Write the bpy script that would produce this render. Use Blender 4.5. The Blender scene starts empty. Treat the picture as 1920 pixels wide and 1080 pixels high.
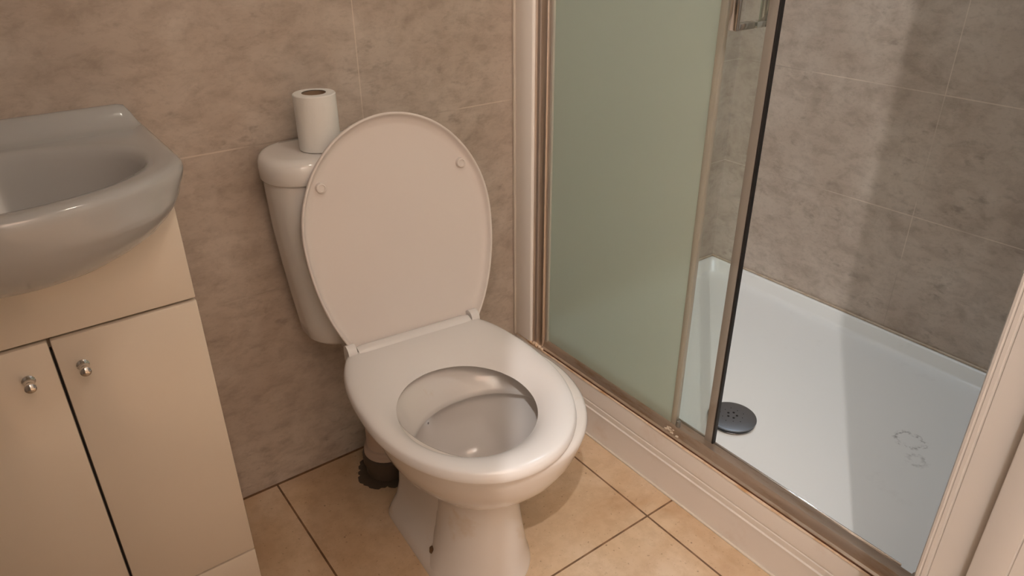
import bpy, bmesh, math, random
from mathutils import Vector, Matrix
random.seed(7)
S = bpy.context.scene
C = S.collection

# ------------------------------------------------------------------ camera, world, lights, exposure
RIGHT = (0.802920, -0.596066, -0.004991)
DOWN = (-0.280299, -0.370155, -0.885674)
FWD = (0.526073, 0.712524, -0.464282)
cam_d = bpy.data.cameras.new('camera')
cam_d.sensor_width = 36.0
cam_d.lens = 25.5712
cam_d.clip_start = 0.02
cam = bpy.data.objects.new('camera', cam_d)
C.objects.link(cam)
m = Matrix((RIGHT, [-a for a in DOWN], [-a for a in FWD])).transposed().to_4x4()
m.translation = (0.0, -1.3393, 1.165)
cam.matrix_world = m
S.camera = cam

w = bpy.data.worlds.new('world'); S.world = w
w.use_nodes = True
w.node_tree.nodes['Background'].inputs[0].default_value = (1.0, 0.85, 0.7, 1)
w.node_tree.nodes['Background'].inputs[1].default_value = 0.0

S.view_settings.view_transform = 'Standard'
S.view_settings.look = 'None'
S.view_settings.gamma = 1.0
S.view_settings.use_curve_mapping = False
S.view_settings.exposure = -0.13

def light(name, kind, loc, power, col, **kw):
    d = bpy.data.lights.new(name, kind)
    d.energy = power; d.color = col
    for k, v in kw.items(): setattr(d, k, v)
    o = bpy.data.objects.new(name, d); C.objects.link(o); o.location = loc
    return o
# lamp of the hall behind the camera, shining through the doorway
light('hall_lamp', 'POINT', (-0.66, -2.07, 2.72), 122.0, (1.0, 0.965, 0.95), shadow_soft_size=0.016)
# added warm fill, stands in for soft light bounced in the hall
light('hall_fill_light', 'AREA', (0.1, -2.05, 2.38), 6.8, (1.0, 0.62, 0.45), shape='SQUARE', size=0.7)
# downlight over the shower
light('shower_lamp', 'AREA', (1.55, -0.52, 2.38), 8.6, (0.76, 0.93, 1.10), shape='DISK', size=0.12)
# warm ceiling lamp by the door
light('bathroom_lamp', 'AREA', (0.72, -0.98, 2.38), 4.1, (0.94, 0.83, 0.70), shape='DISK', size=0.14)

# ------------------------------------------------------------------ helpers
def new_obj(name, bm, mat, parent=None, smooth=True, angle=40):
    me = bpy.data.meshes.new(name)
    bmesh.ops.recalc_face_normals(bm, faces=bm.faces)
    bm.to_mesh(me); bm.free()
    if smooth:
        me.polygons.foreach_set('use_smooth', [True]*len(me.polygons))
        me.set_sharp_from_angle(angle=math.radians(angle))
    me.materials.append(mat)
    o = bpy.data.objects.new(name, me); C.objects.link(o)
    if parent is not None:
        o.parent = parent
        t = world_of(parent)
        me.transform(Matrix.Translation(-t))
    return o
def world_of(o):
    t = Vector((0, 0, 0))
    while o is not None:
        t += o.location; o = o.parent
    return t
def tag(o, label=None, cat=None, group=None, kind=None):
    if label: o['label'] = label
    if cat: o['category'] = cat
    if group: o['group'] = group
    if kind: o['kind'] = kind
    return o
def thing(name, loc, label, cat):
    o = bpy.data.objects.new(name, None); C.objects.link(o)
    o.location = loc; o.empty_display_size = 0.05
    return tag(o, label, cat)
def box(bm, x0, x1, y0, y1, z0, z1, bev=0.0, seg=2):
    b2 = bmesh.new()
    bmesh.ops.create_cube(b2, size=1.0)
    for v in b2.verts:
        v.co = Vector(((x0+x1)/2 + v.co.x*(x1-x0), (y0+y1)/2 + v.co.y*(y1-y0), (z0+z1)/2 + v.co.z*(z1-z0)))
    if bev > 0:
        bmesh.ops.bevel(b2, geom=list(b2.edges), offset=bev, segments=seg, profile=0.5, affect='EDGES')
    merge(bm, b2)
    return bm
def merge(bm, b2):
    me = bpy.data.meshes.new('tmp'); b2.to_mesh(me); b2.free()
    bm.from_mesh(me); bpy.data.meshes.remove(me)
def loft(bm, rings, cap0=False, cap1=False, closed=True):
    vr = [[bm.verts.new(p) for p in r] for r in rings]
    n = len(vr[0])
    for a, b in zip(vr, vr[1:]):
        for i in range(n if closed else n-1):
            j = (i+1) % n
            bm.faces.new((a[i], a[j], b[j], b[i]))
    if cap0: bm.faces.new(vr[0][::-1])
    if cap1: bm.faces.new(vr[-1])
    return vr
def lathe(bm, prof, axis_p, axis='Z', n=40, cap=True):
    """prof: (radius, distance along axis)"""
    rings = []
    for r, h in prof:
        ring = []
        for i in range(n):
            a = 2*math.pi*i/n
            c, s = r*math.cos(a), r*math.sin(a)
            if axis == 'Z': q = (c, s, h)
            elif axis == 'Y': q = (c, h, s)
            else: q = (h, c, s)
            ring.append(Vector(axis_p)+Vector(q))
        rings.append(ring)
    loft(bm, rings, cap, cap)
def extrude_profile_y(bm, prof, y0, y1):
    """closed profile in x,z extruded along y"""
    loft(bm, [[(x, y0, z) for x, z in prof], [(x, y1, z) for x, z in prof]], True, True)
def extrude_profile_z(bm, prof, z0, z1):
    loft(bm, [[(x, y, z0) for x, y in prof], [(x, y, z1) for x, y in prof]], True, True)
def spow(v, e): return math.copysign(abs(v)**e, v)
def resample(poly, cx, cy, n=96):
    """radial resampling of a star-shaped polygon about (cx, cy)"""
    out = []
    for i in range(n):
        a = 2*math.pi*i/n; dx, dy = math.cos(a), math.sin(a)
        best = None
        for (x0, y0), (x1, y1) in zip(poly, poly[1:]+poly[:1]):
            ex, ey = x1-x0, y1-y0
            det = dx*(-ey) + dy*ex
            if abs(det) < 1e-12: continue
            bx, by = x0-cx, y0-cy
            t = (bx*(-ey) + by*ex)/det
            s = (dx*by - dy*bx)/det
            if t > 0 and -1e-9 <= s <= 1+1e-9 and (best is None or t > best): best = t
        out.append((cx+dx*best, cy+dy*best))
    return out

# ------------------------------------------------------------------ materials
def mat(name, col, rough=0.5, metal=0.0, spec=0.5, coat=0.0, coat_r=0.05):
    mt = bpy.data.materials.new(name); mt.use_nodes = True
    b = mt.node_tree.nodes['Principled BSDF']
    b.inputs['Base Color'].default_value = (*col, 1)
    b.inputs['Roughness'].default_value = rough
    b.inputs['Metallic'].default_value = metal
    b.inputs['Specular IOR Level'].default_value = spec
    b.inputs['Coat Weight'].default_value = coat
    b.inputs['Coat Roughness'].default_value = coat_r
    return mt
class NT:
    def __init__(s, mt): s.t = mt.node_tree; s.b = s.t.nodes['Principled BSDF']
    def n(s, typ, **kw):
        nd = s.t.nodes.new(typ)
        for k, v in kw.items(): setattr(nd, k, v)
        return nd
    def l(s, a, b): s.t.links.new(a, b)
    def math(s, op, a, b=None, c=None, clamp=False):
        nd = s.n('ShaderNodeMath', operation=op, use_clamp=clamp)
        for i, v in enumerate((a, b, c)):
            if v is None: continue
            if isinstance(v, (int, float)): nd.inputs[i].default_value = v
            else: s.l(v, nd.inputs[i])
        return nd.outputs[0]
    def mix(s, f, a, b, mode='MIX'):
        nd = s.n('ShaderNodeMix', data_type='RGBA', blend_type=mode)
        for sock, v in ((nd.inputs['Factor'], f), (nd.inputs['A'], a), (nd.inputs['B'], b)):
            if isinstance(v, (int, float)): sock.default_value = v
            elif isinstance(v, tuple): sock.default_value = (*v, 1)
            else: s.l(v, sock)
        return nd.outputs['Result']
    def noise(s, scale, detail=4, rough=0.55, vec=None, dist=0.0):
        nd = s.n('ShaderNodeTexNoise'); nd.inputs['Scale'].default_value = scale
        nd.inputs['Detail'].default_value = detail; nd.inputs['Roughness'].default_value = rough
        nd.inputs['Distortion'].default_value = dist
        if vec is not None: s.l(vec, nd.inputs['Vector'])
        return nd.outputs['Fac']
    def ramp(s, f, stops):
        nd = s.n('ShaderNodeValToRGB')
        el = nd.color_ramp.elements
        while len(el) < len(stops): el.new(0.5)
        for e, (p, c) in zip(el, stops):
            e.position = p; e.color = (*c, 1) if isinstance(c, tuple) else (c, c, c, 1)
        s.l(f, nd.inputs[0]); return nd.outputs[0]
    def line(s, coord, start, pitch, width, lo=None):
        """1 on joints at start + k*pitch"""
        a = s.math('SUBTRACT', coord, start)
        m_ = s.math('PINGPONG', a, pitch/2)
        # pingpong is 0 at multiples of pitch
        r = s.math('LESS_THAN', m_, width/2)
        if lo is not None: r = s.math('MULTIPLY', r, s.math('GREATER_THAN', coord, lo))
        return r

def tile_wall(name, along, start):
    mt = mat(name, (0.3, 0.25, 0.2), 0.42, spec=0.4)
    N = NT(mt)
    pos = N.n('ShaderNodeNewGeometry').outputs['Position']
    sep = N.n('ShaderNodeSeparateXYZ'); N.l(pos, sep.inputs[0])
    u = sep.outputs[along]; z = sep.outputs[2]
    mp = N.n('ShaderNodeMapping'); N.l(pos, mp.inputs[0])
    mp.inputs['Scale'].default_value = (1, 1, 1.7)
    big = N.noise(4.5, 5, 0.6, pos, 0.4)
    mid = N.noise(17, 6, 0.65, mp.outputs[0], 0.3)
    fine = N.noise(70, 4, 0.7, mp.outputs[0])
    base = N.ramp(big, [(0.30, (0.47, 0.385, 0.32)), (0.5, (0.54, 0.455, 0.385)), (0.72, (0.60, 0.52, 0.45))])
    c = N.mix(N.math('MULTIPLY', N.ramp(mid, [(0.36, 1.0), (0.56, 0.0)]), 0.42), base, (0.27, 0.21, 0.165))
    c = N.mix(N.math('MULTIPLY', N.ramp(N.noise(9, 4, 0.6, pos, 1.0), [(0.52, 0.0), (0.68, 1.0)]), 0.35), c, (0.66, 0.58, 0.51))
    c = N.mix(N.math('MULTIPLY', N.ramp(fine, [(0.28, 1.0), (0.48, 0.0)]), 0.30), c, (0.28, 0.22, 0.17))
    # clusters of small dark smudges, drawn out sideways
    mp2 = N.n('ShaderNodeMapping'); N.l(pos, mp2.inputs[0]); mp2.inputs['Scale'].default_value = (1, 1, 1.9)
    cl_ = N.ramp(N.noise(6.5, 3, 0.6, pos, 0.5), [(0.47, 0.0), (0.60, 1.0)])
    sp_ = N.ramp(N.noise(27, 3, 0.60, mp2.outputs[0], 0.15), [(0.55, 0.0), (0.70, 1.0)])
    c = N.mix(N.math('MULTIPLY', N.math('MULTIPLY', cl_, sp_), 0.42), c, (0.20, 0.155, 0.12))
    vo = N.n('ShaderNodeTexVoronoi'); vo.inputs['Scale'].default_value = 6.2; N.l(mp2.outputs[0], vo.inputs['Vector'])
    warp = N.noise(60, 3, 0.6, pos)
    dist = N.math('ADD', vo.outputs['Distance'], N.math('MULTIPLY', N.math('SUBTRACT', warp, 0.5), 0.22))
    rnd = N.n('ShaderNodeSeparateColor'); N.l(vo.outputs['Color'], rnd.inputs[0])
    sm = N.math('MULTIPLY', N.ramp(dist, [(0.02, 1.0), (0.08, 0.0)]), N.math('GREATER_THAN', rnd.outputs[0], 0.60))
    c = N.mix(N.math('MULTIPLY', sm, 0.65), c, (0.11, 0.085, 0.065))
    gh = N.line(z, 0.4785, 0.298, 0.0028, lo=0.40)
    gv = N.line(u, start, 0.600, 0.0022)
    g = N.math('MAXIMUM', gh, gv)
    gn = N.noise(4, 2, 0.5, pos)
    gcol = N.ramp(gn, [(0.40, (0.36, 0.30, 0.25)), (0.52, (0.80, 0.70, 0.60))])
    c = N.mix(N.math('MULTIPLY', g, 0.50), c, gcol)
    N.l(c, N.b.inputs['Base Color'])
    bp = N.n('ShaderNodeBump'); bp.inputs['Strength'].default_value = 0.12; bp.inputs['Distance'].default_value = 0.004
    N.l(N.math('SUBTRACT', mid, g), bp.inputs['Height']); N.l(bp.outputs[0], N.b.inputs['Normal'])
    return mt
M_WB = tile_wall('tile_back', 0, 0.6215)
M_WR = tile_wall('tile_right', 1, -0.579)

def floor_mat():
    mt = mat('floor_tile', (0.5, 0.33, 0.2), 0.38, spec=0.45)
    N = NT(mt)
    pos = N.n('ShaderNodeNewGeometry').outputs['Position']
    sep = N.n('ShaderNodeSeparateXYZ'); N.l(pos, sep.inputs[0])
    big = N.noise(5.0, 5, 0.6, pos, 0.5)
    mid = N.noise(24, 6, 0.7, pos)
    fine = N.noise(120, 3, 0.6, pos)
    c = N.ramp(big, [(0.28, (0.52, 0.33, 0.19)), (0.5, (0.64, 0.46, 0.30)), (0.75, (0.71, 0.55, 0.40))])
    c = N.mix(N.math('MULTIPLY', N.ramp(mid, [(0.38, 1.0), (0.56, 0.0)]), 0.35), c, (0.45, 0.29, 0.17))
    c = N.mix(N.math('MULTIPLY', N.ramp(fine, [(0.30, 1.0), (0.36, 0.0)]), 0.5), c, (0.22, 0.12, 0.06))
    vo = N.n('ShaderNodeTexVoronoi'); vo.inputs['Scale'].default_value = 24; N.l(pos, vo.inputs['Vector'])
    c = N.mix(N.math('MULTIPLY', N.ramp(vo.outputs['Distance'], [(0.03, 1.0), (0.06, 0.0)]), 0.6), c, (0.10, 0.055, 0.03))
    g = N.math('MAXIMUM', N.line(sep.outputs[0], 0.3170, 0.6045, 0.0042), N.line(sep.outputs[1], -0.5777, 0.6045, 0.0042))
    g = N.math('MAXIMUM', g, N.math('GREATER_THAN', sep.outputs[1], -0.007))
    gn = N.noise(30, 2, 0.5, pos)
    c = N.mix(N.math('MULTIPLY', g, 0.92), c, N.ramp(gn, [(0.4, (0.10, 0.045, 0.018)), (0.6, (0.19, 0.09, 0.04))]))
    N.l(c, N.b.inputs['Base Color'])
    bp = N.n('ShaderNodeBump'); bp.inputs['Strength'].default_value = 0.25; bp.inputs['Distance'].default_value = 0.002
    N.l(N.math('SUBTRACT', N.math('MULTIPLY', mid, 0.3), g), bp.inputs['Height']); N.l(bp.outputs[0], N.b.inputs['Normal'])
    return mt
M_FL = floor_mat()

def speckled(name, col, dirt, amount, rough, scale=14, coat=0.0, lo=0.58, hi=0.72, stretch=None):
    mt = mat(name, col, rough, coat=coat); N = NT(mt)
    pos = N.n('ShaderNodeNewGeometry').outputs['Position']
    v = pos
    if stretch:
        mp = N.n('ShaderNodeMapping'); N.l(pos, mp.inputs[0]); mp.inputs['Scale'].default_value = stretch; v = mp.outputs[0]
    f = N.ramp(N.noise(scale, 5, 0.65, v), [(lo, 0.0), (hi, 1.0)])
    N.l(N.mix(N.math('MULTIPLY', f, amount), col, dirt), N.b.inputs['Base Color'])
    return mt
M_CER = mat('white_ceramic', (0.80, 0.775, 0.75), 0.12, spec=0.5, coat=0.3)
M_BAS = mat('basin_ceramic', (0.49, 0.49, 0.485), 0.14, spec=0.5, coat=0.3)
M_PAN = speckled('pan_ceramic', (0.76, 0.715, 0.68), (0.62, 0.48, 0.34), 0.5, 0.14, 10, coat=0.3)
M_SEAT = mat('seat_plastic', (0.81, 0.785, 0.775), 0.22, spec=0.5)
M_LID = mat('lid_plastic', (0.78, 0.715, 0.675), 0.33, spec=0.45)
M_CAB = mat('cream_gloss', (0.80, 0.71, 0.60), 0.13, spec=0.55)
M_DARK = mat('dark_gap', (0.012, 0.009, 0.008), 0.8)
M_PAINT = mat('white_paint', (0.53, 0.49, 0.455), 0.35)
M_POST = mat('post_paint', (0.84, 0.76, 0.68), 0.3)
M_PAINT2 = mat('wall_paint', (0.66, 0.60, 0.53), 0.8)
M_CEIL = mat('ceiling_paint', (0.72, 0.68, 0.62), 0.9)
M_CHR = mat('chrome', (0.72, 0.70, 0.68), 0.12, 1.0)
M_SAT = mat('satin_aluminium', (0.60, 0.53, 0.48), 0.32, 1.0)
M_TRACK = speckled('track_metal', (0.58, 0.47, 0.38), (0.40, 0.24, 0.12), 0.6, 0.30, 20, lo=0.50, hi=0.68, stretch=(3, 0.6, 3))
M_TRACK.node_tree.nodes['Principled BSDF'].inputs['Metallic'].default_value = 0.8
M_TRAY = speckled('tray_acrylic', (0.80, 0.79, 0.765), (0.52, 0.49, 0.46), 0.35, 0.28, 6, lo=0.62, hi=0.78)
def pan_specks():
    N = NT(M_PAN); pos = N.n('ShaderNodeNewGeometry').outputs['Position']
    vo = N.n('ShaderNodeTexVoronoi'); vo.inputs['Scale'].default_value = 17; N.l(pos, vo.inputs['Vector'])
    rnd = N.n('ShaderNodeSeparateColor'); N.l(vo.outputs['Color'], rnd.inputs[0])
    f = N.math('MULTIPLY', N.math('LESS_THAN', vo.outputs['Distance'], 0.045), N.math('GREATER_THAN', rnd.outputs[0], 0.72))
    old = N.b.inputs['Base Color'].links[0].from_socket
    N.l(N.mix(N.math('MULTIPLY', f, 0.8), old, (0.12, 0.08, 0.07)), N.b.inputs['Base Color'])
pan_specks()
def tray_stain():
    N = NT(M_TRAY); pos = N.n('ShaderNodeNewGeometry').outputs['Position']
    sep = N.n('ShaderNodeSeparateXYZ'); N.l(pos, sep.inputs[0])
    wn = N.noise(38, 4, 0.7, pos); wn2 = N.noise(90, 3, 0.7, pos)
    def ringm(cx, cy, r, w_):
        dx = N.math('SUBTRACT', sep.outputs[0], cx); dy = N.math('SUBTRACT', sep.outputs[1], cy)
        d = N.math('SQRT', N.math('ADD', N.math('MULTIPLY', dx, dx), N.math('MULTIPLY', dy, dy)))
        d = N.math('ADD', d, N.math('MULTIPLY', N.math('SUBTRACT', wn, 0.5), 0.030))
        e = N.math('ABSOLUTE', N.math('SUBTRACT', d, r))
        return N.math('SUBTRACT', 1.0, N.math('DIVIDE', e, w_), clamp=True)
    f = N.math('MAXIMUM', ringm(1.452, -.845, .028, .008), N.math('MULTIPLY', ringm(1.400, -.885, .018, .010), 0.6))
    f = N.math('MULTIPLY', f, N.ramp(wn2, [(0.46, 0.0), (0.62, 1.0)]))
    old = N.b.inputs['Base Color'].links[0].from_socket
    N.l(N.mix(N.math('MULTIPLY', f, 0.75), old, (0.22, 0.20, 0.18)), N.b.inputs['Base Color'])
tray_stain()
M_PLINTH = speckled('plinth_plastic', (0.74, 0.665, 0.60), (0.52, 0.34, 0.20), 0.35, 0.40, 9, lo=0.55, hi=0.75)
M_RUST = speckled('stained_sealant', (0.72, 0.56, 0.42), (0.50, 0.25, 0.09), 0.8, 0.6, 18, lo=0.48, hi=0.66)
M_RUSTD = mat('rust_dark', (0.10, 0.035, 0.012), 0.7)
M_GRIME = speckled('lime_scale', (0.56, 0.46, 0.36), (0.40, 0.28, 0.18), 0.6, 0.8, 40, lo=0.45, hi=0.6)
M_SEAL = mat('white_sealant', (0.68, 0.60, 0.51), 0.5)
M_DRAIN = mat('brushed_steel', (0.27, 0.28, 0.30), 0.42, 1.0)
M_RUB = mat('black_rubber', (0.010, 0.008, 0.007), 0.6)
M_PAPER = mat('paper', (0.84, 0.83, 0.80), 0.95, spec=0.1)
M_CORE = mat('cardboard', (0.33, 0.23, 0.15), 0.9)
M_PIPE = mat('grey_pipe', (0.10, 0.075, 0.055), 0.45)
M_PIPEW = mat('pipe_white', (0.62, 0.50, 0.42), 0.4)
M_SCREW = mat('screw_hole', (0.10, 0.05, 0.02), 0.7)

def bumpy(mt, scale, strength, dist=0.001, vec_scale=None):
    N = NT(mt); pos = N.n('ShaderNodeNewGeometry').outputs['Position']
    bp = N.n('ShaderNodeBump'); bp.inputs['Strength'].default_value = strength; bp.inputs['Distance'].default_value = dist
    N.l(N.noise(scale, 2, 0.5, pos), bp.inputs['Height']); N.l(bp.outputs[0], N.b.inputs['Normal'])
bumpy(M_CAB, 7, 0.12, 0.004)
bumpy(M_PAPER, 300, 0.3)

def glass_mix(name, trans, tcol, dcol, translucency, gloss_r, gloss, refr=0.0):
    """thin glass sheet: see-through share + scattering share + surface gloss"""
    mt = bpy.data.materials.new(name); mt.use_nodes = True
    t = mt.node_tree; t.nodes.clear()
    out = t.nodes.new('ShaderNodeOutputMaterial')
    tr = t.nodes.new('ShaderNodeBsdfTransparent'); tr.inputs[0].default_value = (*tcol, 1)
    di = t.nodes.new('ShaderNodeBsdfDiffuse'); di.inputs[0].default_value = (*dcol, 1)
    tl = t.nodes.new('ShaderNodeBsdfTranslucent'); tl.inputs[0].default_value = (*dcol, 1)
    gl = t.nodes.new('ShaderNodeBsdfGlossy'); gl.inputs['Roughness'].default_value = gloss_r
    m1 = t.nodes.new('ShaderNodeMixShader'); m1.inputs[0].default_value = translucency
    t.links.new(di.outputs[0], m1.inputs[1]); t.links.new(tl.outputs[0], m1.inputs[2])
    m2 = t.nodes.new('ShaderNodeMixShader'); m2.inputs[0].default_value = trans
    t.links.new(m1.outputs[0], m2.inputs[1]); t.links.new(tr.outputs[0], m2.inputs[2])
    if refr > 0:
        rf = t.nodes.new('ShaderNodeBsdfRefraction'); rf.inputs['Color'].default_value = (*tcol, 1)
        rf.inputs['Roughness'].default_value = 0.55; rf.inputs['IOR'].default_value = 1.10
        m4 = t.nodes.new('ShaderNodeMixShader'); m4.inputs[0].default_value = refr
        t.links.new(m2.outputs[0], m4.inputs[1]); t.links.new(rf.outputs[0], m4.inputs[2]); m2 = m4
    fr = t.nodes.new('ShaderNodeLayerWeight'); fr.inputs[0].default_value = 0.22
    mm = t.nodes.new('ShaderNodeMath'); mm.operation = 'MULTIPLY'; mm.inputs[1].default_value = gloss
    t.links.new(fr.outputs['Facing'], mm.inputs[0])
    m3 = t.nodes.new('ShaderNodeMixShader')
    t.links.new(mm.outputs[0], m3.inputs[0]); t.links.new(m2.outputs[0], m3.inputs[1]); t.links.new(gl.outputs[0], m3.inputs[2])
    t.links.new(m3.outputs[0], out.inputs[0])
    return mt
M_FROST = glass_mix('frosted_glass', 0.10, (0.93, 0.97, 0.92), (0.80, 0.84, 0.74), 0.60, 0.25, 0.25, refr=0.45)
M_STRIP = glass_mix('edge_strip', 0.45, (0.9, 0.88, 0.82), (0.62, 0.56, 0.47), 0.4, 0.3, 0.6)
M_STRIP2 = glass_mix('door_strip', 0.40, (0.85, 0.80, 0.75), (0.50, 0.43, 0.37), 0.4, 0.3, 0.6)
M_CLEAR = glass_mix('clear_glass', 0.94, (0.95, 0.975, 0.95), (0.6, 0.6, 0.55), 0.5, 0.03, 0.30)

# ------------------------------------------------------------------ the setting
def struct(name, bm, mt, smooth=False):
    o = new_obj(name, bm, mt, None, smooth); return tag(o, kind='structure')
XR, XL = 1.800, -0.62      # tiled right wall of the shower, left wall
YW0, YW1 = -1.120, -1.330  # the doorway wall
YH = -2.75                 # far side of the hall
ZC = 2.42
b = bmesh.new(); box(b, -1.75, XR+0.1, YH-0.1, 0.1, -0.08, 0.0); struct('floor', b, M_FL)
ZH = 2.90
b = bmesh.new(); box(b, XL-0.1, XR+0.1, YW0, 0.1, ZC, ZC+0.08); struct('ceiling', b, M_CEIL)
b = bmesh.new(); box(b, -1.75, XR+0.1, YH-0.1, YW0, ZH, ZH+0.08); struct('ceiling_hall', b, M_CEIL)
b = bmesh.new(); box(b, XL-0.1, XR, 0.0, 0.1, 0.0, ZC); struct('wall_back', b, M_WB)
b = bmesh.new(); box(b, XR, XR+0.1, YW0, 0.1, 0.0, ZC); struct('wall_right', b, M_WR)
b = bmesh.new(); box(b, XL-0.1, XL, YW0, 0.0, 0.0, ZC); struct('wall_left', b, M_WR)
DX0, DX1, DZ = -0.060, 0.790, 2.10   # door opening, left side set to cut off the hall lamp
b = bmesh.new()
box(b, DX1+0.030, XR+0.1, YW1, YW0, 0.0, ZH)
box(b, -1.75, DX0-0.030, YW1, YW0, 0.0, ZH)
box(b, DX0-0.030, DX1+0.030, YW1, YW0, DZ+0.03, ZH)
struct('wall_front', b, M_PAINT2)
b = bmesh.new(); box(b, -1.75, XR+0.1, YH-0.1, YH, 0.0, ZH); struct('wall_hall', b, M_PAINT2)
b = bmesh.new(); box(b, -1.75, -1.65, YH, YW1, 0.0, ZH); struct('wall_hall_left', b, M_PAINT2)
b = bmesh.new(); box(b, XR, XR+0.1, YH, YW1, 0.0, ZH); struct('wall_hall_right', b, M_PAINT2)

# door frame: the right jamb shows its beads, its lining and its stop
b = bmesh.new()
x = DX1
prof = [(x+0.030, -1.1205), (x+0.004, -1.1205), (x+0.0005, -1.1225), (x, -1.1252), (x+0.0012, -1.1262), (x+0.0012, -1.1272),
        (x, -1.1282), (x, -1.1322), (x+0.0014, -1.1332), (x+0.0014, -1.1346), (x, -1.1356),
        (x, -1.1745), (x-0.0150, -1.1750), (x-0.0160, -1.1765), (x-0.0160, -1.2090), (x-0.0148, -1.2098), (x-0.0148, -1.2106), (x-0.0160, -1.2114),
        (x-0.0160, -1.3290), (x+0.030, -1.3290)]
extrude_profile_z(b, prof, 0.0, DZ)
box(b, DX0-0.030, DX0, YW1, YW0, 0.0, DZ, 0.002)  # unseen left jamb, placed to block hall lamp light left of the seat
box(b, DX0-0.030, DX1+0.030, YW1, YW0, DZ, DZ+0.03, 0.002)
struct('trim_1', b, M_PAINT, True)
# screw dent in the stop
# white upright trim on the back wall where the shower starts
b = bmesh.new(); box(b, 0.9975, 1.0300, -0.068, -0.0005, 0.156, 2.0, 0.0045, 3)
struct('trim_2', b, M_POST, True)
b = bmesh.new(); box(b, 0.992, 0.9985, -0.0075, -0.0003, 0.156, 2.0, 0.002)
struct('trim_3', b, M_SEAL, True)

# ------------------------------------------------------------------ shower tray, plinth
TZ = 0.120
b = bmesh.new()
def rrect(x0, x1, y0, y1, z, r=0.03, n=6):
    pts = []
    for cx, cy, a0 in ((x1-r, y1-r, 0), (x0+r, y1-r, 90), (x0+r, y0+r, 180), (x1-r, y0+r, 270)):
        for k in range(n+1):
            a = math.radians(a0 + 90*k/n); pts.append((cx+r*math.cos(a), cy+r*math.sin(a), z))
    return pts
x0, x1, y0, y1 = 1.0068, XR-0.001, YW0+0.001, -0.001
loft(b, [rrect(x0, x1, y0, y1, 0.0, 0.004), rrect(x0, x1, y0, y1, 0.155, 0.004), rrect(x0+.002, x1-.002, y0+.002, y1-.002, 0.157, 0.004),
         rrect(x0+.010, x1-.006, y0+.010, y1-.006, 0.157, 0.02), rrect(x0+.016, x1-.012, y0+.016, y1-.012, 0.152, 0.03),
         rrect(x0+.024, x1-.022, y0+.022, y1-.022, 0.127, 0.04), rrect(x0+.030, x1-.029, y0+.030, y1-.029, TZ+.0005, 0.045),
         rrect(x0+.045, x1-.045, y0+.045, y1-.045, TZ, 0.05)], True, True)
o = new_obj('shower_tray', b, M_TRAY, None)
tag(o, 'white rectangular shower tray with raised edge behind the glass screen', 'shower tray')
# sealant bead between tray and tiles
b = bmesh.new()
box(b, XR-0.007, XR-0.0002, YW0+.002, -0.001, 0.1575, 0.163, 0.002)
box(b, 1.04, XR-0.001, -0.007, -0.0002, 0.1575, 0.163, 0.002)
tag(new_obj('sealant_bead', b, M_GRIME, None), 'discoloured sealant bead between shower tray and tiled wall', 'sealant')

pl = thing('shower_plinth', (1.0, -0.56, 0.0), 'low cream boxed plinth under the shower screen, ridged and stained', 'plinth')
b = bmesh.new()
PX = 1.003
prof = [(PX+.003, 0.0), (PX, 0.001), (PX, 0.0775), (PX-.0022, 0.0795), (PX-.0022, 0.0825), (PX+.0012, 0.0840), (PX+.0012, 0.0900), (PX-.0004, 0.0915),
        (PX-.0004, 0.0985), (PX+.0014, 0.1000), (PX+.0014, 0.1025), (PX-.0006, 0.1045), (PX-.0006, 0.1480), (PX+.0010, 0.1530), (PX+.0029, 0.1555), (PX+.003, 0.1555)]
extrude_profile_y(b, prof, YW0+.001, -0.001)
new_obj('front_panel', b, M_PLINTH, pl)
b = bmesh.new()
box(b, PX-.0045, PX+.001, YW0+.02, -0.002, 0.0002, 0.0045, 0.0015)
tag(new_obj('floor_sealant', b, M_SEAL, pl))
# stained sealant under the track: irregular strip
b = bmesh.new()
rings = []
ny = 260
for i in range(ny+1):
    y = -0.002 + (YW0+.004+0.002)*i/ny
    a = random.uniform(0.0, 0.0006) + 0.0005*math.sin(i*0.11) + 0.0004*math.sin(i*0.047)
    rings.append([(PX+.0006, y, 0.1478-a), (PX-.0028-a*.4, y, 0.1515-a), (PX-.0012, y, 0.1550), (PX+.0030, y, 0.1560), (PX+.0030, y, 0.1500)])
loft(b, rings, True, True)
for k in range(26):
    b2 = bmesh.new(); bmesh.ops.create_icosphere(b2, subdivisions=2, radius=random.uniform(.002, .0048))
    q = Vector((1.0015+random.uniform(-.002, .003), random.uniform(-.112, -.058), 0.1565+random.uniform(0, .0035)))
    for v in b2.verts: v.co = v.co*random.uniform(.85, 1.1) + q
    merge(b, b2)
tag(new_obj('stained_sealant', b, M_RUST, pl), 'orange stained sealant line')

b = bmesh.new(); box(b, PX-.0006, PX+.003, YW0+.004, -0.070, 0.1552, 0.1574)
tag(new_obj('rusty_gap', b, M_RUSTD, pl), 'dark rusty line under the track')

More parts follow.
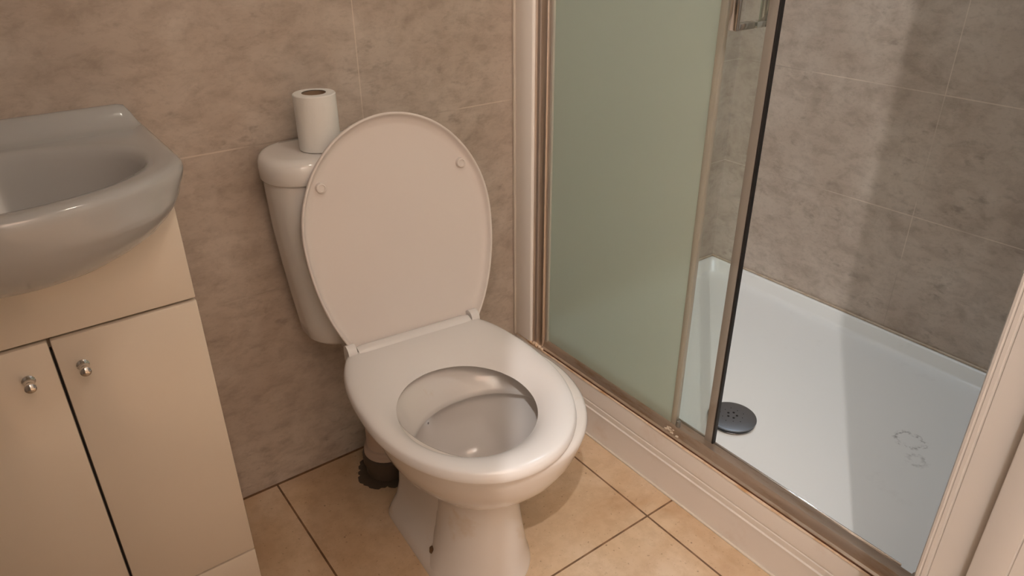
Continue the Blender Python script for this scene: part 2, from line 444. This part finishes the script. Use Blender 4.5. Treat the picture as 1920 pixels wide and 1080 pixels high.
# ------------------------------------------------------------------ shower drain
dr = thing('shower_drain', (1.193, -0.565, TZ), 'round grey metal drain cover on the white shower tray', 'drain')
DC = (1.193, -0.565, 0)
b = bmesh.new()
lathe(b, [(0.052, TZ+.0004), (0.0535, TZ+.003), (0.0525, TZ+.005), (0.045, TZ+.006)], DC, n=64)
new_obj('drain_rim', b, M_CHR, dr)
b = bmesh.new()
lathe(b, [(0.048, TZ+.006), (0.0525, TZ+.009), (0.0545, TZ+.012), (0.0540, TZ+.0140), (0.0500, TZ+.0152), (0.026, TZ+.0168), (0.012, TZ+.0172), (0.002, TZ+.0172)], DC, n=64)
cov = new_obj('drain_cover', b, M_DRAIN, dr)
b = bmesh.new()
for k in range(5):
    a = math.radians(72*k+20)
    lathe(b, [(0.0026, TZ+.0160), (0.0026, TZ+.0178)], (DC[0]+.0105*math.cos(a), DC[1]+.0105*math.sin(a), 0), n=12)
for k in range(10):
    a = math.radians(36*k+8); r = 0.023 + 0.004*(k % 2)
    lathe(b, [(0.0009, TZ+.0160), (0.0009, TZ+.0176)], (DC[0]+r*math.cos(a), DC[1]+r*math.sin(a), 0), n=8)
new_obj('drain_holes', b, M_DARK, cov)

# ------------------------------------------------------------------ shower enclosure
en = thing('shower_enclosure', (1.02, -0.56, 0.156), 'sliding glass shower screen with frosted fixed pane and metal frame', 'shower screen')
TOP = 1.95
# bottom and top track
b = bmesh.new()
prof = [(1.0035, 0.1572), (1.0030, 0.1600), (1.0075, 0.1625), (1.0120, 0.1760), (1.0160, 0.1800), (1.0350, 0.1800), (1.0385, 0.1780), (1.0400, 0.1740), (1.0400, 0.1580)]
extrude_profile_y(b, prof, -1.052, -0.070)
tr = new_obj('bottom_track', b, M_TRACK, en)
b = bmesh.new(); box(b, 1.0402, 1.0416, -1.030, -0.070, 0.160, 0.1815, 0.0004)
new_obj('track_lip', b, M_CHR, tr)
b = bmesh.new(); box(b, 1.0005, 1.0425, -1.115, -1.050, 0.1560, 0.1830, 0.003)
new_obj('track_end_cap', b, M_SAT, tr)
b = bmesh.new(); box(b, 1.003, 1.045, -1.10, -0.070, TOP, TOP+.045, 0.003)
new_obj('top_track', b, M_SAT, en)
# wall posts
b = bmesh.new()
extrude_profile_z(b, [(1.0300, -0.066), (1.0045, -0.066), (1.0035, -0.070), (1.0065, -0.0725), (1.0065, -0.0800), (1.0050, -0.0820), (1.0050, -0.1040), (1.0070, -0.1065), (1.0150, -0.1085), (1.0300, -0.1085)], 0.158, TOP)
new_obj('wall_post', b, M_SAT, en)
b = bmesh.new(); box(b, 1.004, 1.035, -1.119, -1.075, 0.158, TOP, 0.003)
new_obj('wall_post', b, M_SAT, en)
# fixed frosted pane
b = bmesh.new(); box(b, 1.0180, 1.0230, -0.535, -0.112, 0.178, TOP)
fp = new_obj('fixed_pane', b, M_FROST, en, False)
tag(fp, 'frosted greenish glass pane')
b = bmesh.new(); box(b, 1.0130, 1.0260, -0.1175, -0.1085, 0.172, TOP, 0.001)
new_obj('pane_channel', b, mat('pale_aluminium', (0.66, 0.62, 0.54), 0.35, 0.6), fp)
b = bmesh.new(); box(b, 1.0150, 1.0250, -0.5490, -0.5352, 0.181, TOP, 0.0015)
new_obj('pane_edge_strip', b, M_STRIP, fp)
b = bmesh.new(); box(b, 1.0130, 1.0210, -0.5590, -0.5515, 0.181, 0.197, 0.0012)
new_obj('corner_clip', b, mat('clip_grey', (0.16, 0.15, 0.13), 0.4), fp)
# sliding door
sd_b = bmesh.new(); box(sd_b, 1.0300, 1.0350, -0.628, -0.085, 0.186, TOP)
sd = new_obj('sliding_door', sd_b, M_CLEAR, en, False)
tag(sd, 'clear glass sliding door')
b = bmesh.new(); box(b, 1.0270, 1.0372, -0.6344, -0.6170, 0.184, TOP, 0.0015)
st = new_obj('door_edge_seal', b, M_STRIP2, sd)
b = bmesh.new(); box(b, 1.0275, 1.0372, -0.6385, -0.6346, 0.184, TOP, 0.001)
new_obj('black_seal', b, M_RUB, st)
# D handle on both faces of the door
HY, HZ = -0.588, 0.997
ha = bmesh.new()
box(ha, 0.9850, 1.0298, HY-.0075, HY+.0075, HZ-.005, HZ+.005, 0.0012)
box(ha, 0.9850, 1.0298, HY-.0075, HY+.0075, HZ+.155, HZ+.165, 0.0012)
box(ha, 0.9830, 0.9900, HY-.0085, HY+.0085, HZ-.0052, HZ+.1652, 0.0012)
tag(new_obj('door_handle', ha, M_CHR, sd), 'chrome bar handle on the room side')
ha = bmesh.new()
box(ha, 1.0358, 1.0600, HY-.0075, HY+.0075, HZ-.005, HZ+.005, 0.0012)
box(ha, 1.0358, 1.0600, HY-.0075, HY+.0075, HZ+.155, HZ+.165, 0.0012)
box(ha, 1.0580, 1.0650, HY-.0085, HY+.0085, HZ-.0052, HZ+.1652, 0.0012)
tag(new_obj('door_handle', ha, M_CHR, sd), 'chrome bar handle on the shower side')
# lime scale crumbs at the pane's foot
b = bmesh.new()
for k in range(34):
    t = random.random(); y = -0.540 + random.gauss(0, 0.012); xx = 1.006 + random.random()*0.014
    zz = 0.160 + (xx-1.003)*1.1 + 0.002
    r = random.uniform(0.0012, 0.0032)
    b2 = bmesh.new(); bmesh.ops.create_icosphere(b2, subdivisions=1, radius=r)
    for v in b2.verts: v.co = Vector((v.co.x*1.2, v.co.y*random.uniform(.8, 1.8), v.co.z*.8)) + Vector((xx, y, zz))
    merge(b, b2)
tag(new_obj('lime_scale_crumbs', b, M_GRIME, en), 'beige crust at the foot of the pane', kind='stuff')

# ------------------------------------------------------------------ vanity cabinet
CX0, CX1, CY = -0.2095, 0.1960, -0.250
va = thing('vanity_cabinet', (-0.007, -0.13, 0.0), 'cream gloss two door vanity cabinet under the white basin', 'cabinet')
b = bmesh.new()
box(b, CX0+.0005, CX1-.0005, CY+.0190, -0.0015, 0.060, 0.690)
new_obj('cabinet_body', b, mat('cabinet_inside', (0.50, 0.40, 0.30), 0.5), va, False)
b = bmesh.new(); box(b, CX0, CX1, CY, CY+.018, 0.6310, 0.8120, 0.0030)
new_obj('top_panel', b, M_CAB, va)
b = bmesh.new(); box(b, CX0, CX1, CY+.001, CY+.018, 0.0005, 0.0880, 0.0018)
new_obj('kick_panel', b, M_CAB, va)
def cab_door(x0, x1, kx, kz):
    b = bmesh.new(); box(b, x0, x1, CY, CY+.018, 0.0915, 0.6265, 0.0030)
    d = new_obj('door', b, M_CAB, va)
    b = bmesh.new()
    lathe(b, [(0.0085, CY), (0.0088, CY-.002), (0.0068, CY-.004), (0.0045, CY-.007), (0.0042, CY-.014), (0.0062, CY-.017), (0.0076, CY-.021), (0.0074, CY-.025), (0.0050, CY-.0275), (0.001, CY-.028)], (kx, 0, kz), 'Y', 28)
    new_obj('knob', b, M_CHR, d)
cab_door(CX0, -0.0085, -0.0445, 0.5760)
cab_door(-0.0050, CX1, 0.0245, 0.5760)
b = bmesh.new(); box(b, -0.0082, -0.0053, CY+.006, CY+.0175, 0.0915, 0.6090)
new_obj('door_gap_strip', b, M_DARK, va, False)

# ------------------------------------------------------------------ wash basin
BCX, BCY, BZ = -0.0075, -0.2150, 0.8535
def dshape(hw, yback, ys, yf, e=2.25, n=48, rc=0.012):
    pts = [(BCX+hw, yback), (BCX-hw, yback), (BCX-hw, ys)]
    for k in range(1, n):
        a = math.pi + math.pi*k/n
        pts.append((BCX+hw*spow(math.cos(a), 2/e), ys+(ys-yf)*spow(math.sin(a), 2/e)))
    pts.append((BCX+hw, ys))
    return pts
def dring(hw, yback, ys, yf, z, e=2.25): return [(x, y, z) for x, y in resample(dshape(hw, yback, ys, yf, e), BCX, BCY, 160)]
def ering(a, by, bf, yc, z, e=2.0):
    r = []
    for x, y in resample([(BCX+a*spow(math.cos(t), 2/e), yc+(by if math.sin(t) > 0 else bf)*spow(math.sin(t), 2/e)) for t in [2*math.pi*k/200 for k in range(200)]], BCX, BCY, 160):
        r.append((x, y, z))
    return r
wb = thing('wash_basin', (-0.007, -0.13, 0.812), 'white ceramic basin with bowed front on the cream vanity', 'wash basin')
b = bmesh.new()
HW = 0.2275
rings = []
# underside, from the bottom up
for z, hw, yf in ((.712, .020, -.258), (.719, .055, -.282), (.728, .090, -.304), (.738, .124, -.325), (.751, .154, -.342), (.766, .180, -.356), (.782, .198, -.365), (.796, .209, -.373), (.808, .2155, -.3775)):
    rings.append(dring(hw, -0.16+.15*min(1, (z-.712)/.09), -0.234, yf, z, 2.15))
rings += [dring(0.2205, -0.002, -0.238, -0.3808, 0.8200, 1.95), dring(0.2245, -0.001, -0.241, -0.3830, 0.8280, 1.88), dring(0.2265, -0.0006, -0.242, -0.3842, 0.8350, 1.85),
          dring(HW, -0.0005, -0.243, -0.3845, 0.8420, 1.85), dring(HW-.0015, -0.0006, -0.2425, -0.3825, 0.8485, 1.85), dring(HW-.006, -0.002, -0.240, -0.377, 0.8525, 1.85),
          dring(HW-.013, -0.010, -0.236, -0.370, BZ, 1.85)]
rings += [ering(.200, .142, .146, -.2130, BZ-.0005, 2.1), ering(.190, .132, .136, -.2130, BZ-.0022), ering(.184, .127, .131, -.2130, BZ-.0070), ering(.179, .122, .126, -.2130, BZ-.0160),
          ering(.168, .113, .114, -.2120, BZ-.045), ering(.150, .099, .097, -.2110, BZ-.080), ering(.118, .078, .072, -.2090, BZ-.110), ering(.070, .048, .044, -.2070, BZ-.124), ering(.022, .018, .018, -.2060, BZ-.128)]
loft(b, rings, True, True)
# upstand along the wall
up = []
for x, s in ((BCX-.2265, 0), (BCX-.222, .6), (BCX-.210, 1), (BCX+.196, 1), (BCX+.206, .93), (BCX+.213, .62), (BCX+.219, .25), (BCX+.224, 0)):
    h = BZ-.003 + 0.034*s
    q = h-(BZ-.003)
    up.append([(x, -0.0006, BZ-.012), (x, -0.0006, h-.0005), (x, -0.004, h), (x, -0.012, h-.001), (x, -0.017, BZ-.003+q*.86), (x, -0.022, BZ-.003+q*.62), (x, -0.028, BZ-.003+q*.38),
               (x, -0.036, BZ-.003+q*.20), (x, -0.046, BZ-.003+q*.125), (x, -0.062, BZ-.003+q*.07), (x, -0.062, BZ-.012)])
loft(b, up, True, True)
new_obj('basin_bowl', b, M_BAS, wb, angle=50)

# ------------------------------------------------------------------ toilet
TX = 0.570
to = thing('toilet', (TX, -0.30, 0.0), 'white close coupled toilet with raised lid beside the shower', 'toilet')
def egg(cx, yc, a, bb, bf, z, n=96, e=2.0, eb=None):
    r = []
    for i in range(n):
        t = 2*math.pi*i/n; c, s = math.cos(t), math.sin(t)
        ee = e if s < 0 else (eb or e)
        r.append((cx+a*spow(c, 2/ee), yc+(bb if s > 0 else bf)*spow(s, 2/ee), z))
    return r
b = bmesh.new()
# bowl body with front column, foot and inner bowl
E2 = 2.0
rings = [
 egg(TX, -.440, .106, .09, .116, 0.000), egg(TX, -.440, .105, .09, .115, 0.008), egg(TX, -.440, .100, .088, .110, 0.022), egg(TX+.004, -.440, .091, .086, .106, 0.050),
 egg(TX+.007, -.438, .083, .085, .101, 0.090), egg(TX+.009, -.435, .077, .085, .098, 0.130), egg(TX+.009, -.432, .074, .085, .098, 0.165), egg(TX+.006, -.430, .077, .09, .104, 0.195),
 egg(TX+.002, -.428, .087, .11, .116, 0.215), egg(TX, -.428, .102, .13, .134, 0.232), egg(TX, -.430, .121, .16, .156, 0.252), egg(TX, -.435, .142, .19, .179, 0.280), egg(TX, -.441, .159, .21, .199, 0.312),
 egg(TX, -.446, .171, .22, .213, 0.345), egg(TX, -.449, .178, .23, .221, 0.375), egg(TX, -.450, .1815, .23, .2245, 0.392), egg(TX, -.450, .1800, .23, .223, 0.3985),
 egg(TX, -.450, .1750, .225, .218, 0.402), egg(TX, -.450, .160, .16, .200, 0.4025), egg(TX, -.452, .148, .135, .185, 0.4015), egg(TX, -.452, .1425, .128, .179, 0.397),
 egg(TX, -.460, .1415, .118, .166, 0.388), egg(TX, -.490, .1385, .112, .136, 0.350), egg(TX, -.498, .1370, .116, .126, 0.342), egg(TX, -.498, .1385, .118, .128, 0.3385), egg(TX, -.490, .152, .134, .146, 0.3405),
 egg(TX, -.488, .1545, .137, .148, 0.334), egg(TX, -.484, .147, .129, .136, 0.312), egg(TX, -.470, .112, .105, .100, 0.262), egg(TX, -.450, .078, .075, .070, 0.222), egg(TX, -.435, .040, .04, .04, 0.202)]
loft(b, rings, True, True)
# rear body that carries the cistern
def rr(cx, hw, y0, y1, z, r=0.04, n=8):
    pts = []
    for px, py, a0 in ((cx+hw-r, y1-r, 0), (cx-hw+r, y1-r, 90), (cx-hw+r, y0+r, 180), (cx+hw-r, y0+r, 270)):
        for k in range(n+1):
            a = math.radians(a0+90*k/n); pts.append((px+r*math.cos(a), py+r*math.sin(a), z))
    return pts
def flank(hw, y0, y1, z, r_=.03):
    return [(TX+(x-TX)*(1-0.62*(y+.44)), y, z) for x, y, z in rr(TX, hw, y0, y1, z, r_)]
loft(b, [flank(.107, -.48, -.218, 0.0), flank(.106, -.48, -.219, 0.010), flank(.098, -.48, -.221, 0.024), flank(.083, -.47, -.222, 0.045), flank(.072, -.46, -.220, 0.075), flank(.065, -.45, -.214, 0.12),
         flank(.064, -.42, -.195, 0.19), flank(.072, -.330, -.160, 0.25), flank(.098, -.315, -.070, 0.32), flank(.115, -.30, -.020, 0.355), flank(.118, -.29, -.012, 0.383)], True, True)
pan = new_obj('pan', b, M_PAN, to, angle=60)
# fixing hole and spots on the foot
b = bmesh.new()
lathe(b, [(0.0066, -.006), (0.0062, .0035), (0.004, .0050)], (0.4850, -0.4135, 0.0425), n=16)
ho = new_obj('fixing_screw', b, M_SCREW, pan)
M_TILT = ho

# cistern
CIX = 0.5660
ci_b = bmesh.new()
def ci(hw, yf, z, r): return rr(CIX, hw, yf, -.010, z, r, 10)
loft(ci_b, [ci(.125, -.125, .384, .03), ci(.138, -.138, .390, .045), ci(.152, -.144, .402, .05), ci(.155, -.146, .430, .052), ci(.163, -.147, .49, .054),
            ci(.171, -.149, .56, .056), ci(.178, -.150, .64, .058), ci(.181, -.151, .71, .06), ci(.181, -.151, .731, .06)], True, True)
cis = new_obj('cistern', ci_b, M_CER, to, angle=50)
b = bmesh.new()
def cl(o_, z, r=.066): return rr(CIX, .181+o_, -.151-o_, -.006, z, r+o_, 12)
loft(b, [cl(.000, .7315), cl(.0055, .7325), cl(.0075, .736), cl(.0075, .756), cl(.0055, .766), cl(.0010, .7722), cl(-.007, .7755), cl(-.018, .7765), cl(-.05, .777)], True, True)
new_obj('cistern_lid', b, M_CER, cis, angle=50)

# seat (twisted slightly on its hinges)
TW = -0.095
U = Vector((math.sin(TW), -math.cos(TW), 0)); W = Vector((math.cos(TW), math.sin(TW), 0))
SO = Vector((0.5705, -0.215, 0))
def L2W(s, t, z): p = SO + U*s + W*t; return Vector((p.x, p.y, z))
def seat_poly(k):
    """outline of the seat in (s, t), grown by k"""
    pts = []
    n = 72
    sc, a, bf, bb = 0.225, 0.1785+k, 0.2430+k, 0.262+k
    for i in range(n):
        th = 2*math.pi*i/n; c, s = math.cos(th), math.sin(th)
        ee = 2.05 if c > 0 else 2.45
        ss = sc + (bf if c > 0 else bb)*spow(c, 2/ee); tt = a*spow(s, 2/ee)
        pts.append((max(ss, 0.030-k), tt))
    return pts
def hole_poly(k):
    return [(0.270 + ((0.131) + k)*math.cos(th), -0.010+(0.117+k)*math.sin(th)) for th in [2*math.pi*i/72 for i in range(72)]]
NS = 120
def seat_ring(poly, z, fn=None):
    out = []
    for s, t in resample(poly, 0.262, -0.006, NS):
        out.append(L2W(s, t, z if fn is None else fn(s, t, z)))
    return out
def lerp_ring(k, z, dz=0):
    o_ = resample(seat_poly(0), 0.262, -0.006, NS); i_ = resample(hole_poly(0), 0.262, -0.006, NS)
    out = []
    for (s0, t0), (s1, t1) in zip(o_, i_):
        s, t = s0+(s1-s0)*k, t0+(t1-t0)*k
        w_ = math.hypot(s0-s1, t0-t1)
        out.append(L2W(s, t, z))
    return out
b = bmesh.new()
lift = lambda s: 0.006*max(0, (0.12-s)/0.12)
def R(k, z):
    o_ = resample(seat_poly(0), 0.262, -0.006, NS); i_ = resample(hole_poly(0), 0.262, -0.006, NS)
    return [L2W(s0+(s1-s0)*k, t0+(t1-t0)*k, z + lift(s0+(s1-s0)*k)*(1 if z > .408 else 0)) for (s0, t0), (s1, t1) in zip(o_, i_)]
rings = [R(0.06, .4045), R(0.01, .4050), seat_ring(seat_poly(0.000), .4070), seat_ring(seat_poly(0.001), .4120), seat_ring(seat_poly(0.000), .4165), R(0.018, .4205), R(0.05, .4232), R(0.10, .4248), R(0.20, .4262), R(0.34, .4266), R(0.50, .4252),
         R(0.64, .4222), R(0.77, .4178), R(0.88, .4130), R(0.955, .4088), R(0.995, .4065), R(0.99, .4050), R(0.94, .4045), R(0.06, .4045)]
loft(b, rings)
# hinge roll along the back edge
roll = []
for k in range(0, 21):
    t = -0.116 + 0.236*k/20
    r = 0.0125 if 0 < k < 20 else 0.0108
    roll.append([L2W(0.034 + r*math.cos(a)*1.25, t, .4235 + r*math.sin(a)) for a in [2*math.pi*i/20 for i in range(20)]])
loft(b, roll, True, True)
seat = new_obj('seat', b, M_SEAT, to, angle=50)

# raised lid
LO = Vector((0.5805, -0.240, 0.430)); LT = -0.10; LEAN = 0.183
LW = Vector((math.cos(LT), math.sin(LT), 0)); LB = Vector((-math.sin(LT), math.cos(LT), 0))
LU = LB*math.sin(LEAN) + Vector((0, 0, 1))*math.cos(LEAN)
LN = LW.cross(LU)   # points into the room
if LN.y > 0: LN = -LN
def lp(t, h, d): return LO + LW*t + LU*h + LN*d
def lid_poly(k):
    pts = []
    a, hc, bt, bb = 0.188+k, 0.2065, 0.2120+k, 0.3045+k
    for i in range(120):
        th = 2*math.pi*i/120; c, s = math.cos(th), math.sin(th)
        t = a*c; h = hc + (bt if s > 0 else bb)*s
        pts.append((t, max(h, -0.020-k)))
    return pts
def lid_ring(k, d, z=None):
    return [lp(t, h, d) for t, h in resample(lid_poly(k), 0, 0.19, 140)]
b = bmesh.new()
rings = [lid_ring(-.10, -.0115), lid_ring(-.04, -.0112), lid_ring(-.014, -.0098), lid_ring(-.004, -.006), lid_ring(-.0005, -.001), lid_ring(0, .003), lid_ring(-.0008, .0052), lid_ring(-.0025, .0060), lid_ring(-.0042, .0054),
         lid_ring(-.0052, .0030), lid_ring(-.0080, -.0030), lid_ring(-.0130, -.0058), lid_ring(-.022, -.0070), lid_ring(-.06, -.0078), lid_ring(-.12, -.0080)]
loft(b, rings, True, True)
lid = new_obj('lid', b, M_LID, to, angle=50)
def pad(t, h):
    b = bmesh.new()
    prof = [(0.0098, -.0080), (0.0096, -.0020), (0.0085, .0005), (0.0060, .0012), (0.0052, -.0004), (0.0008, -.0006)]
    rings = []
    for r, d in prof: rings.append([lp(t+r*math.cos(a), h+r*math.sin(a), d) for a in [2*math.pi*i/24 for i in range(24)]])
    loft(b, rings, True, True)
    new_obj('buffer_pad', b, M_LID, lid)
PADS = [(600, 354), (871, 306)]
pad(-0.1365, 0.3060); pad(0.1385, 0.3060)
# hinge blocks
def hinge(t):
    b = bmesh.new()
    prof = []
    for a in range(-90, 181, 15):
        prof.append((0.0+0.0155*math.cos(math.radians(a)), 0.4265+0.0155*math.sin(math.radians(a))))
    prof += [(-0.0155, 0.404), (0.012, 0.404)]
    prof = [(s, z) for s, z in prof if True]
    r0 = [L2W(0.030+s, t-.0085, z) for s, z in prof]; r1 = [L2W(0.030+s, t+.0085, z) for s, z in prof]
    loft(b, [r0, r1], True, True)
    bmesh.ops.bevel(b, geom=[e for e in b.edges if len(e.link_faces) == 2 and e.calc_face_angle(0) > 1.2], offset=0.002, segments=2, affect='EDGES')
    new_obj('hinge', b, M_SEAT, to)
hinge(-0.1275); hinge(0.1315)

# ------------------------------------------------------------------ soil pipe behind the pan
sp = thing('waste_pipe', (0.550, -0.105, 0.0), 'short white waste pipe in a dark floor collar behind the toilet', 'pipe')
b = bmesh.new()
lathe(b, [(0.052, 0.0), (0.052, 0.030), (0.057, 0.032), (0.057, 0.052), (0.052, 0.056), (0.045, 0.056)], (0.550, -0.105, 0), n=40)
new_obj('floor_collar', b, M_PIPE, sp)
b = bmesh.new()
lathe(b, [(0.050, 0.056), (0.0525, 0.058), (0.0525, 0.068), (0.0490, 0.071), (0.0490, 0.078), (0.0450, 0.080), (0.0445, 0.16), (0.044, 0.26)], (0.550, -0.105, 0), n=40)
new_obj('pipe_sleeve', b, M_PIPEW, sp)
b = bmesh.new()
for k in range(46):
    a = random.uniform(2.2, 5.2); rr_ = random.uniform(0.046, 0.066)
    b2 = bmesh.new(); bmesh.ops.create_icosphere(b2, subdivisions=1, radius=random.uniform(.006, .013))
    for v in b2.verts: v.co = Vector((v.co.x*1.6, v.co.y*1.3, max(v.co.z*.25, -.0005)+.0006)) + Vector((0.550+rr_*math.cos(a), -0.105+rr_*math.sin(a), 0))
    merge(b, b2)
tag(new_obj('floor_rubble', b, M_PIPE, sp), 'dark broken filler round the collar', kind='stuff')

# ------------------------------------------------------------------ toilet roll
RX, RY, RZ = 0.4895, -0.092, 0.777
tp = thing('toilet_roll', (RX, RY, RZ), 'white toilet roll standing upright on the cistern', 'toilet roll')
b = bmesh.new()
lathe(b, [(0.021, RZ+.0008), (0.0355, RZ+.0005), (0.0374, RZ+.002), (0.0374, RZ+.0985), (0.0360, RZ+.100), (0.0212, RZ+.1002)], (RX, RY, 0), n=56, cap=False)
new_obj('paper', b, M_PAPER, tp)
b = bmesh.new()
lathe(b, [(0.0205, RZ+.0008), (0.0212, RZ+.0008), (0.0212, RZ+.0990), (0.0205, RZ+.0990), (0.0205, RZ+.0008)], (RX, RY, 0), n=40, cap=False)
new_obj('cardboard_core', b, M_CORE, tp)
